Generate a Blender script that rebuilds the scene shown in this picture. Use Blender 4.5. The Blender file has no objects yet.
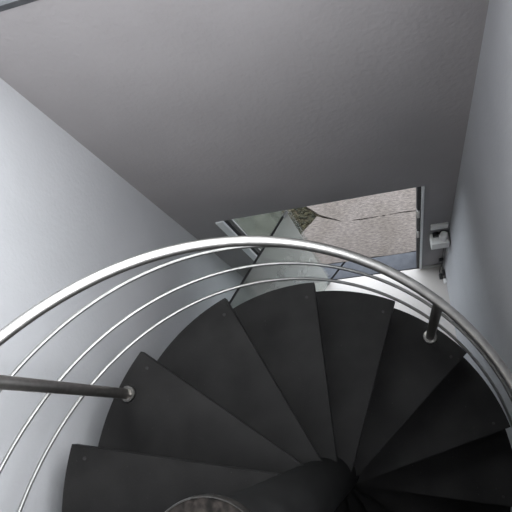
import bpy, bmesh, math, random
from math import sin, cos, radians, pi, sqrt
from mathutils import Vector, Matrix
random.seed(7)
C = bpy.context.scene.collection

# ------------------------------------------------------------------ materials
def new_mat(name):
    m = bpy.data.materials.new(name); m.use_nodes = True
    nt = m.node_tree; b = nt.nodes['Principled BSDF']
    return m, nt, b

def ramp_noise(nt, scale, c0, c1, lo=.35, hi=.65, detail=6, vec=None):
    n = nt.nodes.new('ShaderNodeTexNoise'); n.inputs['Scale'].default_value = scale; n.inputs['Detail'].default_value = detail
    if vec: nt.links.new(vec, n.inputs['Vector'])
    r = nt.nodes.new('ShaderNodeValToRGB')
    r.color_ramp.elements[0].position = lo; r.color_ramp.elements[0].color = (*c0, 1)
    r.color_ramp.elements[1].position = hi; r.color_ramp.elements[1].color = (*c1, 1)
    nt.links.new(n.outputs['Fac'], r.inputs['Fac'])
    return n, r

def objcoord(nt):
    t = nt.nodes.new('ShaderNodeTexCoord'); return t.outputs['Object']

def add_bump(nt, b, scale, strength, dist=.01, detail=8, vec=None):
    n = nt.nodes.new('ShaderNodeTexNoise'); n.inputs['Scale'].default_value = scale; n.inputs['Detail'].default_value = detail
    if vec: nt.links.new(vec, n.inputs['Vector'])
    u = nt.nodes.new('ShaderNodeBump'); u.inputs['Strength'].default_value = strength; u.inputs['Distance'].default_value = dist
    nt.links.new(n.outputs['Fac'], u.inputs['Height']); nt.links.new(u.outputs['Normal'], b.inputs['Normal'])

def mat_noise(name, c0, c1, scale=8, rough=.6, metal=0, bump=0, bscale=60, bdist=.004, lo=.35, hi=.65, spec=.5):
    m, nt, b = new_mat(name); v = objcoord(nt)
    n, r = ramp_noise(nt, scale, c0, c1, lo, hi, vec=v)
    nt.links.new(r.outputs['Color'], b.inputs['Base Color'])
    b.inputs['Roughness'].default_value = rough; b.inputs['Metallic'].default_value = metal
    b.inputs['Specular IOR Level'].default_value = spec
    if bump: add_bump(nt, b, bscale, bump, bdist, vec=v)
    return m

M = {}
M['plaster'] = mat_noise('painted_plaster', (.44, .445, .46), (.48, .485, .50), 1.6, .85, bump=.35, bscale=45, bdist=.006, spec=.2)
M['plaster_shaded'] = mat_noise('painted_plaster_shaded', (.30, .288, .292), (.335, .322, .326), 1.3, .85, bump=.45, bscale=38, bdist=.008, spec=.2)  # same plaster as the side walls, darkened for the weaker light here
M['steel'] = mat_noise('brushed_steel', (.38, .372, .358), (.44, .43, .415), 30, .40, 1.0)
M['rail_steel'] = mat_noise('thin_rail_steel', (.27, .27, .262), (.32, .32, .31), 30, .40, 1.0)
M['ring_steel'] = mat_noise('polished_ring_steel', (.12, .118, .11), (.17, .165, .155), 30, .28, 1.0)
M['dark_steel'] = mat_noise('dull_brushed_steel', (.42, .40, .38), (.50, .475, .45), 40, .30, 1.0)
M['frame_alu'] = mat_noise('grey_aluminium', (.80, .82, .84), (.86, .87, .88), 12, .5, 0)
M['hinge_metal'] = mat_noise('grey_hinge_metal', (.24, .25, .245), (.30, .31, .305), 12, .5, .2)
M['gasket'] = mat_noise('black_rubber', (.012, .012, .013), (.02, .02, .021), 20, .6)
M['dark_frame'] = mat_noise('dark_window_frame', (.035, .037, .04), (.06, .062, .066), 10, .5)
M['sill'] = mat_noise('pale_metal_sill', (.60, .70, .76), (.66, .75, .80), 5, .45, 0)
M['white_plastic'] = mat_noise('white_plastic', (.88, .865, .83), (.92, .905, .87), 14, .45)
M['baseboard'] = mat_noise('grey_baseboard', (.36, .35, .33), (.42, .41, .39), 9, .6)
M['black_plastic'] = mat_noise('black_plastic', (.012, .012, .012), (.022, .022, .022), 14, .5)
M['concrete'] = mat_noise('landing_concrete', (.025, .025, .025), (.04, .04, .04), 7, .8)
M['bolt'] = mat_noise('dark_bolt_head', (.022, .022, .022), (.032, .032, .032), 20, .6, spec=.2)
M['soil'] = mat_noise('mossy_soil', (.03, .026, .015), (.08, .065, .04), 9, .95, bump=.8, bscale=40, bdist=.02)
M['slate'] = mat_noise('blue_grey_slate', (.056, .061, .073), (.075, .080, .092), 14, .7, bump=.3, bscale=60)
M['moss'] = mat_noise('moss', (.008, .009, .003), (.04, .034, .014), 22, .95, bump=.9, bscale=60, bdist=.02)

def mat_tread():
    m, nt, b = new_mat('charcoal_tread'); v = objcoord(nt)
    n, r = ramp_noise(nt, 4.5, (.0062, .006, .0059), (.0175, .017, .0167), .3, .75, 8, v)
    # fine pale specks of dust
    s, rs = ramp_noise(nt, 95, (0, 0, 0), (1, 1, 1), .72, .80, 2, v)
    mix = nt.nodes.new('ShaderNodeMixRGB'); mix.inputs['Color2'].default_value = (.05, .05, .049, 1)
    nt.links.new(rs.outputs['Color'], mix.inputs['Fac']); nt.links.new(r.outputs['Color'], mix.inputs['Color1'])
    nt.links.new(mix.outputs['Color'], b.inputs['Base Color'])
    b.inputs['Roughness'].default_value = .68; b.inputs['Specular IOR Level'].default_value = .17
    add_bump(nt, b, 120, .25, .002, vec=v)
    return m
M['tread'] = mat_tread()
M['pole'] = mat_noise('black_painted_steel', (.006, .006, .006), (.009, .009, .009), 9, .65, spec=.09)

def mat_stone_cap():
    m, nt, b = new_mat('speckled_brown_stone'); v = objcoord(nt)
    n, r = ramp_noise(nt, 60, (.004, .0035, .003), (.030, .025, .022), .38, .72, 8, v)
    nt.links.new(r.outputs['Color'], b.inputs['Base Color']); b.inputs['Roughness'].default_value = .7; b.inputs['Specular IOR Level'].default_value = .15
    return m
M['cap_stone'] = mat_stone_cap()

def mat_granite():
    m, nt, b = new_mat('pinkish_granite'); v = objcoord(nt)
    mp = nt.nodes.new('ShaderNodeMapping'); mp.inputs['Scale'].default_value = (.5, 1.6, 1); nt.links.new(v, mp.inputs['Vector'])
    n, r = ramp_noise(nt, 44, (.086, .0725, .0645), (.176, .150, .134), .32, .68, 9, mp.outputs['Vector'])
    n2, r2 = ramp_noise(nt, 3.2, (.84, .83, .80), (1.0, 1.0, 1.0), .35, .6, 4, v)
    mx = nt.nodes.new('ShaderNodeMixRGB'); mx.blend_type = 'MULTIPLY'; mx.inputs['Fac'].default_value = 1
    nt.links.new(r.outputs['Color'], mx.inputs['Color1']); nt.links.new(r2.outputs['Color'], mx.inputs['Color2'])
    nt.links.new(mx.outputs['Color'], b.inputs['Base Color']); b.inputs['Roughness'].default_value = .85
    add_bump(nt, b, 60, .6, .01, vec=v)
    return m
M['granite'] = mat_granite()

def mat_grass_ground():
    m, nt, b = new_mat('weathered_green_paving'); v = objcoord(nt)
    n, r = ramp_noise(nt, 9, (.020, .022, .013), (.062, .064, .048), .3, .7, 8, v)
    nt.links.new(r.outputs['Color'], b.inputs['Base Color']); b.inputs['Roughness'].default_value = .9
    return m
M['green_paving'] = mat_grass_ground()

def mat_floor():
    m, nt, b = new_mat('white_floor_tiles'); v = objcoord(nt)
    br = nt.nodes.new('ShaderNodeTexBrick'); br.offset = 0
    br.inputs['Scale'].default_value = 1; br.inputs['Brick Width'].default_value = .6; br.inputs['Row Height'].default_value = .6
    br.inputs['Mortar Size'].default_value = .003
    br.inputs['Color1'].default_value = (.60, .565, .53, 1); br.inputs['Color2'].default_value = (.58, .545, .51, 1); br.inputs['Mortar'].default_value = (.55, .54, .52, 1)
    nt.links.new(v, br.inputs['Vector']); nt.links.new(br.outputs['Color'], b.inputs['Base Color']); b.inputs['Roughness'].default_value = .35
    return m
M['floor'] = mat_floor()

def mat_glass(name, tint, veil, veil_col, gloss=.10):
    """thin pane: see-through with a faint grey-green veil and a Fresnel reflection"""
    m = bpy.data.materials.new(name); m.use_nodes = True; nt = m.node_tree; nt.nodes.clear()
    out = nt.nodes.new('ShaderNodeOutputMaterial')
    tr = nt.nodes.new('ShaderNodeBsdfTransparent'); tr.inputs['Color'].default_value = (*tint, 1)
    gl = nt.nodes.new('ShaderNodeBsdfGlossy'); gl.inputs['Roughness'].default_value = .02
    df = nt.nodes.new('ShaderNodeBsdfDiffuse')
    n, r = ramp_noise(nt, 3, tuple(c * .94 for c in veil_col), veil_col, vec=objcoord(nt))
    nt.links.new(r.outputs['Color'], df.inputs['Color'])
    lw = nt.nodes.new('ShaderNodeLayerWeight'); pw = nt.nodes.new('ShaderNodeMath'); pw.operation = 'POWER'; pw.inputs[1].default_value = 4
    nt.links.new(lw.outputs['Facing'], pw.inputs[0])
    fr = nt.nodes.new('ShaderNodeMath'); fr.operation = 'MULTIPLY_ADD'; fr.inputs[1].default_value = .55; fr.inputs[2].default_value = .03; nt.links.new(pw.outputs[0], fr.inputs[0])
    a = nt.nodes.new('ShaderNodeMixShader'); a.inputs['Fac'].default_value = veil
    nt.links.new(tr.outputs[0], a.inputs[1]); nt.links.new(df.outputs[0], a.inputs[2])
    b2 = nt.nodes.new('ShaderNodeMixShader'); nt.links.new(fr.outputs[0], b2.inputs['Fac'])
    nt.links.new(a.outputs[0], b2.inputs[1]); nt.links.new(gl.outputs[0], b2.inputs[2])
    nt.links.new(b2.outputs[0], out.inputs['Surface'])
    return m
M['glass_leaf'] = mat_glass('green_glass_reflection_veil', (.84, .87, .85), .36, (.66, .67, .635))  # diffuse veil stands in for the grey reflection on the open leaf
M['glass_clear'] = mat_glass('clear_glass', (.93, .94, .935), .03, (.40, .45, .44))

# ------------------------------------------------------------------ mesh helpers
def obj(name, bm, mat, parent=None, smooth=False, loc=None, mats=None):
    bmesh.ops.recalc_face_normals(bm, faces=bm.faces)
    me = bpy.data.meshes.new(name); bm.to_mesh(me); bm.free()
    for k in (mats or [mat]): me.materials.append(k)
    if smooth:
        for p in me.polygons: p.use_smooth = True
    o = bpy.data.objects.new(name, me); C.objects.link(o)
    if parent: o.parent = parent
    if loc: o.location = loc
    return o

def thing(name, label, cat, loc=(0, 0, 0), group=None, kind=None):
    o = bpy.data.objects.new(name, None); o.empty_display_size = .1; C.objects.link(o); o.location = loc
    o['label'] = label; o['category'] = cat
    if group: o['group'] = group
    if kind: o['kind'] = kind
    return o

def struct(o, label=None, cat=None):
    o['kind'] = 'structure'
    if label: o['label'] = label
    if cat: o['category'] = cat
    return o

def box(bm, x0, x1, y0, y1, z0, z1, bevel=0):
    r = bmesh.ops.create_cube(bm, size=1)
    vs = r['verts']
    for v in vs:
        v.co = Vector(((x0 + x1) / 2 + v.co.x * (x1 - x0), (y0 + y1) / 2 + v.co.y * (y1 - y0), (z0 + z1) / 2 + v.co.z * (z1 - z0)))
    if bevel:
        es = list({e for v in vs for e in v.link_edges})
        bmesh.ops.bevel(bm, geom=es, offset=bevel, segments=2, affect='EDGES', profile=.5)
    return vs

def tube(bm, pts, rad, seg=16, caps=True):
    pts = [Vector(p) for p in pts]; n = len(pts); rings = []
    up = Vector((0, 0, 1))
    t0 = (pts[1] - pts[0]).normalized()
    if abs(t0.dot(up)) > .95: up = Vector((1, 0, 0))
    nrm = (up - t0 * up.dot(t0)).normalized()
    for i, p in enumerate(pts):
        t = (pts[min(i + 1, n - 1)] - pts[max(i - 1, 0)]).normalized()
        nrm = (nrm - t * nrm.dot(t)).normalized(); b = t.cross(nrm)
        r = rad[i] if isinstance(rad, (list, tuple)) else rad
        rings.append([bm.verts.new(p + (nrm * cos(2 * pi * k / seg) + b * sin(2 * pi * k / seg)) * r) for k in range(seg)])
    for a, b in zip(rings, rings[1:]):
        for k in range(seg):
            bm.faces.new((a[k], a[(k + 1) % seg], b[(k + 1) % seg], b[k]))
    if caps:
        bm.faces.new(rings[0]); bm.faces.new(rings[-1])

def lathe(bm, prof, seg=48, c=(0, 0, 0)):
    """profile of (radius, z); closed when it starts and ends on the axis"""
    rings = []
    for r, z in prof:
        if r < 1e-6: rings.append([bm.verts.new((c[0], c[1], c[2] + z))])
        else: rings.append([bm.verts.new((c[0] + r * cos(2 * pi * k / seg), c[1] + r * sin(2 * pi * k / seg), c[2] + z)) for k in range(seg)])
    for a, b in zip(rings, rings[1:]):
        for k in range(seg):
            k2 = (k + 1) % seg
            if len(a) == 1 and len(b) == 1: continue
            if len(a) == 1: bm.faces.new((a[0], b[k], b[k2]))
            elif len(b) == 1: bm.faces.new((a[k], a[k2], b[0]))
            else: bm.faces.new((a[k], a[k2], b[k2], b[k]))

def prism(bm, pts, z0, z1):
    lo = [bm.verts.new((x, y, z0)) for x, y in pts]; hi = [bm.verts.new((x, y, z1)) for x, y in pts]
    n = len(pts); bm.faces.new(lo[::-1]); bm.faces.new(hi)
    for i in range(n): bm.faces.new((lo[i], lo[(i + 1) % n], hi[(i + 1) % n], hi[i]))

def smooth_by_angle(o, ang=35):
    for p in o.data.polygons: p.use_smooth = True
    o.data.set_sharp_from_angle(angle=radians(ang))

# ------------------------------------------------------------------ dimensions (metres; stair axis at x = y = 0, floor z = 0)
WL, WR, WF = -1.040, 1.017, 1.797        # inner faces of the left, right and front wall
WT = .20                                 # wall thickness
TOP = 7.6                                # top of the shaft
BACK = -2.6
DX0, DX1, HEAD = -.773, .793, 2.197      # glazed doorway
HINGE_X = -.182
SILL = 4.487                             # sill of the high window
RISE, STEP = .2006, radians(25.698)
Z0, A0 = 3.8113, radians(169.42)         # top tread and the angle of its nosing
R_TREAD = .94
NT = 19

# ------------------------------------------------------------------ the shaft
bm = bmesh.new(); box(bm, WL - WT, WR + WT, BACK, WF, -.15, 0); struct(obj('floor', bm, M['floor']), 'white tiled floor', 'floor')
bm = bmesh.new(); box(bm, WL - WT, WL, BACK, WF, 0, TOP); struct(obj('wall_left', bm, M['plaster']), 'pale grey plaster wall on the left', 'wall')
bm = bmesh.new()                         # with a tall landing window opening that lets the daylight in
box(bm, WR, WR + WT, BACK, WF, 0, 4.9); box(bm, WR, WR + WT, BACK, WF, 6.9, TOP)
box(bm, WR, WR + WT, BACK, -.6, 4.9, 6.9); box(bm, WR, WR + WT, 1.5, WF, 4.9, 6.9)
bmesh.ops.remove_doubles(bm, verts=bm.verts, dist=1e-5)
struct(obj('wall_right', bm, M['plaster']), 'grey plaster wall on the right', 'wall')
bm = bmesh.new(); box(bm, WL - WT, WR + WT, BACK - WT, WF + WT, TOP, TOP + .15); struct(obj('ceiling', bm, M['plaster']), 'plaster ceiling above the stairwell', 'ceiling')
bm = bmesh.new(); box(bm, WL - WT, WR + WT, BACK - WT, BACK, 0, TOP); struct(obj('wall_back', bm, M['plaster']), 'plaster wall behind the landing', 'wall')
WX0, WX1, WTOP = -.98, .90, 6.4          # high window opening
bm = bmesh.new()
X0, X1 = WL - WT, WR + WT
box(bm, X0, DX0, WF, WF + WT, 0, HEAD); box(bm, DX1, X1, WF, WF + WT, 0, HEAD)
box(bm, X0, X1, WF, WF + WT, HEAD, SILL)
box(bm, X0, WX0, WF, WF + WT, SILL, WTOP); box(bm, WX1, X1, WF, WF + WT, SILL, WTOP)
box(bm, X0, X1, WF, WF + WT, WTOP, TOP)
bmesh.ops.remove_doubles(bm, verts=bm.verts, dist=1e-5)
struct(obj('wall_front', bm, M['plaster_shaded']), 'grey plaster wall above the doorway', 'wall')
bm = bmesh.new(); box(bm, DX1 + .002, WR, WF - .014, WF, 0, .085, .003)
struct(obj('baseboard_front', bm, M['baseboard']), 'low grey baseboard right of the doorway', 'baseboard')

# landing the photographer stands on (behind the picture)
bm = bmesh.new(); prism(bm, [(WL, BACK), (WR, BACK), (WR, -.33), (.02, -.33), (-.14, -.07), (-.95, -.20), (WL, -.20)], Z0 + RISE - .19, Z0 + RISE)
struct(obj('floor_landing', bm, M['concrete']), 'upper landing slab behind the stair head', 'landing')

# high window
win = thing('window_1', 'high window with dark frame at the top left', 'window', (0, WF, SILL), kind='structure')
bm = bmesh.new()
w = .035
box(bm, WX0, WX1, -.004, .05, 0, .024); box(bm, WX0, WX1, -.004, .05, WTOP - SILL - w, WTOP - SILL)
box(bm, WX0, WX0 + w, -.004, .05, w, WTOP - SILL - w); box(bm, WX1 - w, WX1, -.004, .05, w, WTOP - SILL - w)
obj('window_frame', bm, M['dark_frame'], win)
bm = bmesh.new(); box(bm, WX0 + w, WX1 - w, .02, .028, w, WTOP - SILL - w); obj('pane', bm, M['glass_clear'], win)
bm = bmesh.new(); box(bm, WX0, WX1, .05, .42, .004, .03, .003); obj('window_sill', bm, M['sill'], win)

# ------------------------------------------------------------------ outside paving
OUT = WF + WT
bm = bmesh.new(); box(bm, -4, 4.5, WF, 7, -.3, -.06); struct(obj('ground', bm, M['soil']), 'dark soil under the paving', 'ground')
bm = bmesh.new(); prism(bm, [(-.185, WF + .012), (DX1 + .4, WF + .012), (DX1 + .4, OUT - .003), (-.005, OUT - .003)], -.06, -.002)
struct(obj('trim_1', bm, M['slate']), 'blue-grey slate threshold of the doorway', 'threshold')
bm = bmesh.new(); prism(bm, [(DX0 - .3, WF + .012), (-.215, WF + .012), (-.035, OUT - .003), (DX0 - .3, OUT - .003)], -.06, -.004)
struct(obj('trim_2', bm, M['slate']), 'blue-grey slate threshold under the side pane', 'threshold')
# granite slabs, each a ragged quadrilateral
def slab(pts, mat, label, name='paving'):
    bm = bmesh.new(); out = []
    n = len(pts)
    for i in range(n):
        a = Vector(pts[i]); b = Vector(pts[(i + 1) % n]); L = (b - a).length; m = max(2, int(L / .09))
        for k in range(m):
            p = a.lerp(b, k / m); out.append((p.x + random.uniform(-.007, .007), p.y + random.uniform(-.007, .007)))
    prism(bm, out, -.06, 0)
    return struct(obj(name, bm, mat), label, 'paving')
slab([(-.42, OUT + .004), (4, OUT + .004), (4, 2.469), (.03, 2.473), (-.28, 2.60), (-.49, 2.40)], M['granite'], 'pinkish granite slab nearest the doorway')
slab([(.04, 2.478), (4, 2.474), (4, 3.06), (-.10, 3.10), (-.40, 2.76), (-.24, 2.622)], M['granite'], 'second pinkish granite slab beyond the joint')
slab([(-.10, 3.11), (4, 3.07), (4, 3.9), (-.3, 3.9)], M['granite'], 'third pinkish granite slab far outside')
slab([(-3.5, OUT + .004), (-.60, OUT + .004), (-.62, 2.45), (-.70, 2.78), (-.6, 3.9), (-3.5, 3.9)], M['green_paving'], 'weathered green-grey paving beyond the side pane')
bm = bmesh.new()
for i in range(240):
    x = random.uniform(-.60, -.30); y = random.uniform(2.45, 2.95)
    if x > -.36 and y < 2.56: continue
    r = random.uniform(.008, .02)
    bmesh.ops.create_icosphere(bm, subdivisions=1, radius=r, matrix=Matrix.Translation((x, y, -.05 + r * .5)) @ Matrix.Diagonal((1.3, 1.2, .8, 1)))
ms = obj('moss', bm, M['moss']); ms['kind'] = 'stuff'; ms['label'] = 'dark moss in the gap beside the granite slab'; ms['category'] = 'moss'

# ------------------------------------------------------------------ glazed doorway: frame, side pane, open leaf
door = thing('door_1', 'glazed doorway with grey frame, side pane and open glass leaf', 'door', (0, WF, 0), kind='structure')
fw = .040
bm = bmesh.new(); box(bm, DX1 - .020, DX1, -.012, .07, 0, HEAD, .003); obj('jamb', bm, M['frame_alu'], door)
bm = bmesh.new(); box(bm, DX0, DX0 + .062, -.012, .07, 0, HEAD, .003); obj('jamb', bm, M['frame_alu'], door)
bm = bmesh.new(); box(bm, DX1 - .048, DX1 - .020, .006, .06, 0, HEAD - .006); obj('gasket', bm, M['gasket'], door)
bm = bmesh.new(); box(bm, DX0 + .062, DX0 + .090, .01, .06, 0, HEAD - .006); obj('gasket', bm, M['gasket'], door)
bm = bmesh.new(); box(bm, DX0 + .09, HINGE_X - .02, .035, .045, .002, HEAD - .004); obj('side_pane', bm, M['glass_clear'], door)
for zc in (1.16, 1.66):
    bm = bmesh.new(); box(bm, DX1 - .050, DX1 - .030, -.010, .03, zc - .07, zc + .07, .003)
    obj('strike_plate', bm, M['steel'], door)
# the leaf: built along its own x axis, then swung inward about the pivot
ang = radians(233.0)
leaf = Matrix.Translation((HINGE_X - .03, -.01, 0)) @ Matrix.Rotation(ang, 4, 'Z')
bm = bmesh.new(); box(bm, .0, .96, -.005, .005, .012, HEAD - .012); bmesh.ops.transform(bm, matrix=leaf, verts=bm.verts)
lf = obj('glass_leaf', bm, M['glass_leaf'], door)
bm = bmesh.new(); box(bm, .0, .96, -.008, .008, HEAD - .014, HEAD - .002, .002); bmesh.ops.transform(bm, matrix=leaf, verts=bm.verts)
obj('top_rail', bm, M['gasket'], lf)
for z0, z1 in ((.012, .09), (HEAD - .030, HEAD - .001)):
    bm = bmesh.new(); box(bm, -.012, .045, -.011, .011, z0, z1, .003); bmesh.ops.transform(bm, matrix=leaf, verts=bm.verts)
    obj('pivot_hinge', bm, M['hinge_metal'], lf)

# ------------------------------------------------------------------ white box and cable in the right corner
t = thing('wall_box', 'white wall-mounted box with a round knob beside the doorway', 'box', (.925, WF, 1.0))
bm = bmesh.new(); box(bm, -.072, .072, -.022, 0, .27, .37, .005); obj('back_plate', bm, M['white_plastic'], t)
bm = bmesh.new(); box(bm, -.072, .084, -.105, 0, -.03, .115, .006); obj('housing', bm, M['white_plastic'], t)
bm = bmesh.new(); box(bm, -.050, .0, -.040, 0, .10, .150, .004); obj('socket', bm, M['black_plastic'], t)
bm = bmesh.new(); lathe(bm, [(0, 0), (.036, 0), (.038, .01), (.036, .085), (.030, .092), (0, .092)], 32, (.038, -.048, .10))
k = obj('knob', bm, M['white_plastic'], t); smooth_by_angle(k)

cb = thing('power_cable', 'black power cable dropping from the white box to the floor', 'cable', (.982, WF - .02, 0))
bm = bmesh.new()
P = [(.005, 0, .985), (.006, .004, .8), (.008, .002, .6), (.006, -.002, .4), (.004, -.012, .30), (.010, -.02, .2), (.0, -.03, .1), (-.012, -.05, .03), (-.010, -.075, .008), (.0, -.10, .007)]
tube(bm, P, .004, 8); smooth_by_angle(obj('cord', bm, M['black_plastic'], cb), 60)
bm = bmesh.new(); box(bm, -.022, .022, -.03, .01, .24, .335, .006); obj('adapter', bm, M['black_plastic'], cb)
bm = bmesh.new(); box(bm, -.026, .010, -.135, -.080, .0, .055, .006); obj('plug', bm, M['black_plastic'], cb)
bm = bmesh.new(); box(bm, .008, .034, -.105, -.050, .035, .10, .006); obj('plug', bm, M['black_plastic'], cb)
wp = thing('white_adapter', 'small white plug adapter on the right wall near the floor', 'adapter', (WR - .016, 1.60, .06))
bm = bmesh.new(); box(bm, -.016, .016, -.026, .026, 0, .052, .006); obj('body', bm, M['white_plastic'], wp)
bm = bmesh.new(); tube(bm, [(-.0, .02, .045), (0, .02, .07), (.006, .03, .085)], .004, 8); obj('prong', bm, M['black_plastic'], wp)

# ------------------------------------------------------------------ spiral staircase
st = thing('spiral_staircase', 'charcoal spiral staircase with stainless steel curved rails', 'staircase', (0, 0, 0))
RP, RC, ZC = .1075, .1335, 4.7115
bm = bmesh.new(); lathe(bm, [(0, 0), (RP + .05, 0), (RP + .05, .012), (RP, .016), (RP, ZC - .02), (0, ZC - .02)], 64)
pole = obj('center_pole', bm, M['pole'], st); smooth_by_angle(pole)
bm = bmesh.new(); lathe(bm, [(0, ZC - .019), (RC - .0035, ZC - .019), (RC - .0035, ZC), (0, ZC)], 64)
cap = obj('pole_cap', bm, M['cap_stone'], pole); smooth_by_angle(cap)
bm = bmesh.new()
prof = [(RC - .0035, ZC - .025), (RC, ZC - .025), (RC + .0005, ZC - .001), (RC - .0015, ZC + .003), (RC - .003, ZC + .003), (RC - .0035, ZC)]
lathe(bm, prof + prof[:1], 64); smooth_by_angle(obj('cap_ring', bm, M['ring_steel'], cap))

DA = {0: .25, 1: -.25, 2: -1.0, 3: -1.25, 4: 1.25, 5: .5, 6: .75, 7: .5}
DO = {2: -.005, 3: -.01, 4: .01, 5: .005, 6: .01, 7: .005}
def tread_outline(k):
    a = A0 - k * STEP + radians(DA.get(k, 0)); o = .0804 + DO.get(k, 0)     # nosing line, parallel to the radius, set forward
    ab = A0 - (k - 1) * STEP + radians(DA.get(k - 1, 0)); ob = .035         # rear line, tucked under the tread above
    def line(ang, off, r):
        s = sqrt(r * r - off * off); return (s * cos(ang) + off * sin(ang), s * sin(ang) - off * cos(ang))
    ri = .105
    n0, n1 = line(a, o, R_TREAD), line(a, o, ri); b0, b1 = line(ab, ob, R_TREAD), line(ab, ob, ri)
    th = lambda p: math.atan2(p[1], p[0])
    def arc(p, q, r, n):
        t0, t1 = th(p), th(q)
        while t1 < t0: t1 += 2 * pi
        return [(r * cos(t0 + (t1 - t0) * i / n), r * sin(t0 + (t1 - t0) * i / n)) for i in range(n + 1)]
    pts = arc(n0, b0, R_TREAD, 20)
    t0, t1 = th(n1), th(b1)
    while t1 < t0: t1 += 2 * pi
    pts += [(ri * cos(t0 + (t1 - t0) * i / 8), ri * sin(t0 + (t1 - t0) * i / 8)) for i in range(8, -1, -1)]
    return pts, a, o
for k in range(NT):
    pts, a, o = tread_outline(k); z = Z0 - k * RISE
    bm = bmesh.new(); prism(bm, pts, z - .042, z)
    bmesh.ops.recalc_face_normals(bm, faces=bm.faces)
    es = [e for e in bm.edges if len(e.link_faces) == 2 and e.calc_face_angle() > .6 and abs(e.verts[0].co.z - z) + abs(e.verts[1].co.z - z) < 1e-5]
    bmesh.ops.bevel(bm, geom=es, offset=.003, segments=2, affect='EDGES')
    tr = obj('tread', bm, M['tread'], st); smooth_by_angle(tr)
    s, f = .865, o - .045
    bm = bmesh.new(); lathe(bm, [(0, -.002), (.0075, -.002), (.0075, .0015), (.005, .0028), (0, .0028)], 14, (s * cos(a) + f * sin(a), s * sin(a) - f * cos(a), z))
    if k < 8: obj('bolt', bm, M['bolt'], tr)
    else: bm.free()

# rails: helices parallel to the flight
def helix(r, H, pitch, dx, dy, k0, k1, n):
    a0, a1 = A0 - k0 * STEP, A0 - k1 * STEP
    pts = []
    for i in range(n + 1):
        a = a0 + (a1 - a0) * i / n
        pts.append((dx + r * cos(a), dy + r * sin(a), Z0 + (a - A0) / STEP * pitch + H))
    return pts
KE = 17.4
# name, radius, height over the treads, rise per tread, small offset of the coil, tube radius
RAILS = [('handrail', .8925, .9082, .2006, -.015, -.0178, .0190, 22), ('rail', .8892, .6368, .1622, -.0221, .0189, .0072, 10),
         ('rail', .9255, .3923, .1891, -.0023, .0044, .0074, 10), ('rail', .9131, .2236, .1957, .0023, -.0053, .0074, 10)]
for nm, r, H, pt, dx, dy, rad, seg in RAILS:
    bm = bmesh.new(); tube(bm, helix(r, H, pt, dx, dy, -.85, KE, 260), rad, seg); o = obj(nm, bm, M['steel'] if nm == 'handrail' else M['rail_steel'], st); smooth_by_angle(o, 60)

PR, PRAD = .8827, .0222
for i in range(5):
    k = 1 + 4 * i
    ph = radians(150.08) - 4 * i * STEP if i != 1 else radians(48.17)
    zt = Z0 - k * RISE; x, y = PR * cos(ph), PR * sin(ph)
    at = lambda R: Vector((R[4] + R[1] * cos(ph), R[5] + R[1] * sin(ph), Z0 + (ph - A0) / STEP * R[3] + R[2]))
    hr = at(RAILS[0])
    ztop = hr.z - .062
    bm = bmesh.new(); tube(bm, [(x, y, zt + .001), (x, y, ztop - .006), (x, y, ztop)], [PRAD, PRAD, PRAD - .004], 24)
    post = obj('post', bm, M['dark_steel'], st); smooth_by_angle(post)
    bm = bmesh.new(); lathe(bm, [(PRAD - .001, 0), (.037, 0), (.037, .006), (.034, .010), (PRAD - .001, .012), (PRAD - .001, 0)], 32, (x, y, zt + .0005))
    smooth_by_angle(obj('base_flange', bm, M['ring_steel'], post))
    bm = bmesh.new(); tube(bm, [(x, y, ztop - .004), Vector((x, y, ztop)).lerp(hr, .5), hr - Vector((0, 0, .012))], [.011, .009, .011], 12)
    smooth_by_angle(obj('saddle', bm, M['dark_steel'], post), 60)
    for R in RAILS[1:]:
        q = at(R); u = Vector((x, y, q.z)); d = (q - u).normalized()
        bm = bmesh.new(); tube(bm, [u + d * (PRAD - .004), q], .0055, 10)
        obj('rail_holder', bm, M['dark_steel'], post)

# the plaster shaft is not quite plumb: everything built into it leans a little to the left
bpy.context.view_layer.update()
for o in bpy.data.objects:
    r = o
    while r.parent: r = r.parent
    if o.type != 'MESH' or r == st: continue
    mw = o.matrix_world
    for v in o.data.vertices: v.co.x -= .0125 * (mw @ v.co).z

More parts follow.
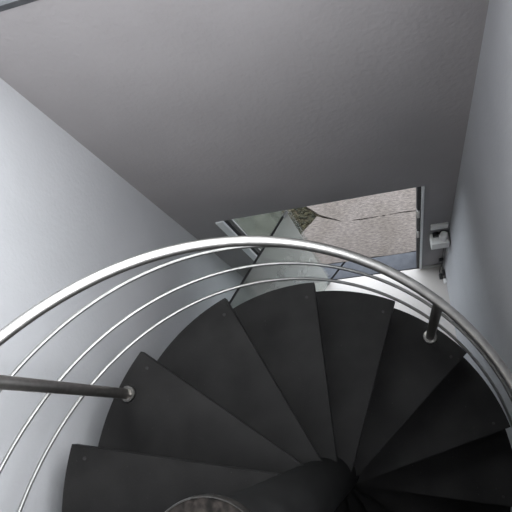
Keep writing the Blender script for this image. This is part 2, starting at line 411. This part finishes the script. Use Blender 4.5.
# ------------------------------------------------------------------ light
w = bpy.data.worlds.new('sky'); bpy.context.scene.world = w; w.use_nodes = True
nt = w.node_tree; bg = nt.nodes['Background']
tc = nt.nodes.new('ShaderNodeTexCoord'); sp = nt.nodes.new('ShaderNodeSeparateXYZ'); nt.links.new(tc.outputs['Generated'], sp.inputs[0])
rp = nt.nodes.new('ShaderNodeValToRGB'); nt.links.new(sp.outputs['Z'], rp.inputs['Fac'])
rp.color_ramp.elements[0].position = 0; rp.color_ramp.elements[0].color = (.60, .65, .71, 1)
rp.color_ramp.elements[1].position = .8; rp.color_ramp.elements[1].color = (.90, .96, 1.04, 1)
nt.links.new(rp.outputs['Color'], bg.inputs['Color']); bg.inputs['Strength'].default_value = 4.5

def area(name, loc, target, sx, sy, power, col=(1, 1, 1)):
    l = bpy.data.lights.new(name, 'AREA'); l.shape = 'RECTANGLE'; l.size = sx; l.size_y = sy; l.energy = power; l.color = col
    o = bpy.data.objects.new(name, l); C.objects.link(o); o.location = loc
    o.rotation_euler = (Vector(target) - Vector(loc)).to_track_quat('-Z', 'Y').to_euler()
    return o
area('window_daylight', (WR + WT + .05, .5, 5.9), (-1.08, .6, 5.7), 2.0, 2.0, 88, (1.0, .99, .99))
area('rear_fill_light', (-.55, -2.35, 6.4), (.95, 1.5, 4.0), 1.0, 1.4, 42, (1.0, .96, .935))  # unseen fill added to brighten the front and right walls
area('front_window_daylight', (-.04, WF + WT + .25, 5.75), (-.04, 0, 5.2), 1.8, 1.9, 62, (1.0, .985, .965))

# ------------------------------------------------------------------ camera
cd = bpy.data.cameras.new('camera'); cam = bpy.data.objects.new('camera', cd); C.objects.link(cam)
R = Matrix(((.960696, .149358, .233999), (-.070063, .946092, -.316231), (-.268616, .287407, .919371)))
cam.matrix_world = Matrix.Translation((.41195, .24667, 5.76215)) @ R.to_4x4()
cd.sensor_width = 36; cd.lens = 36 * 522.29 / 512; cd.clip_start = .02
bpy.context.scene.camera = cam
bpy.context.scene.view_settings.view_transform = 'Standard'
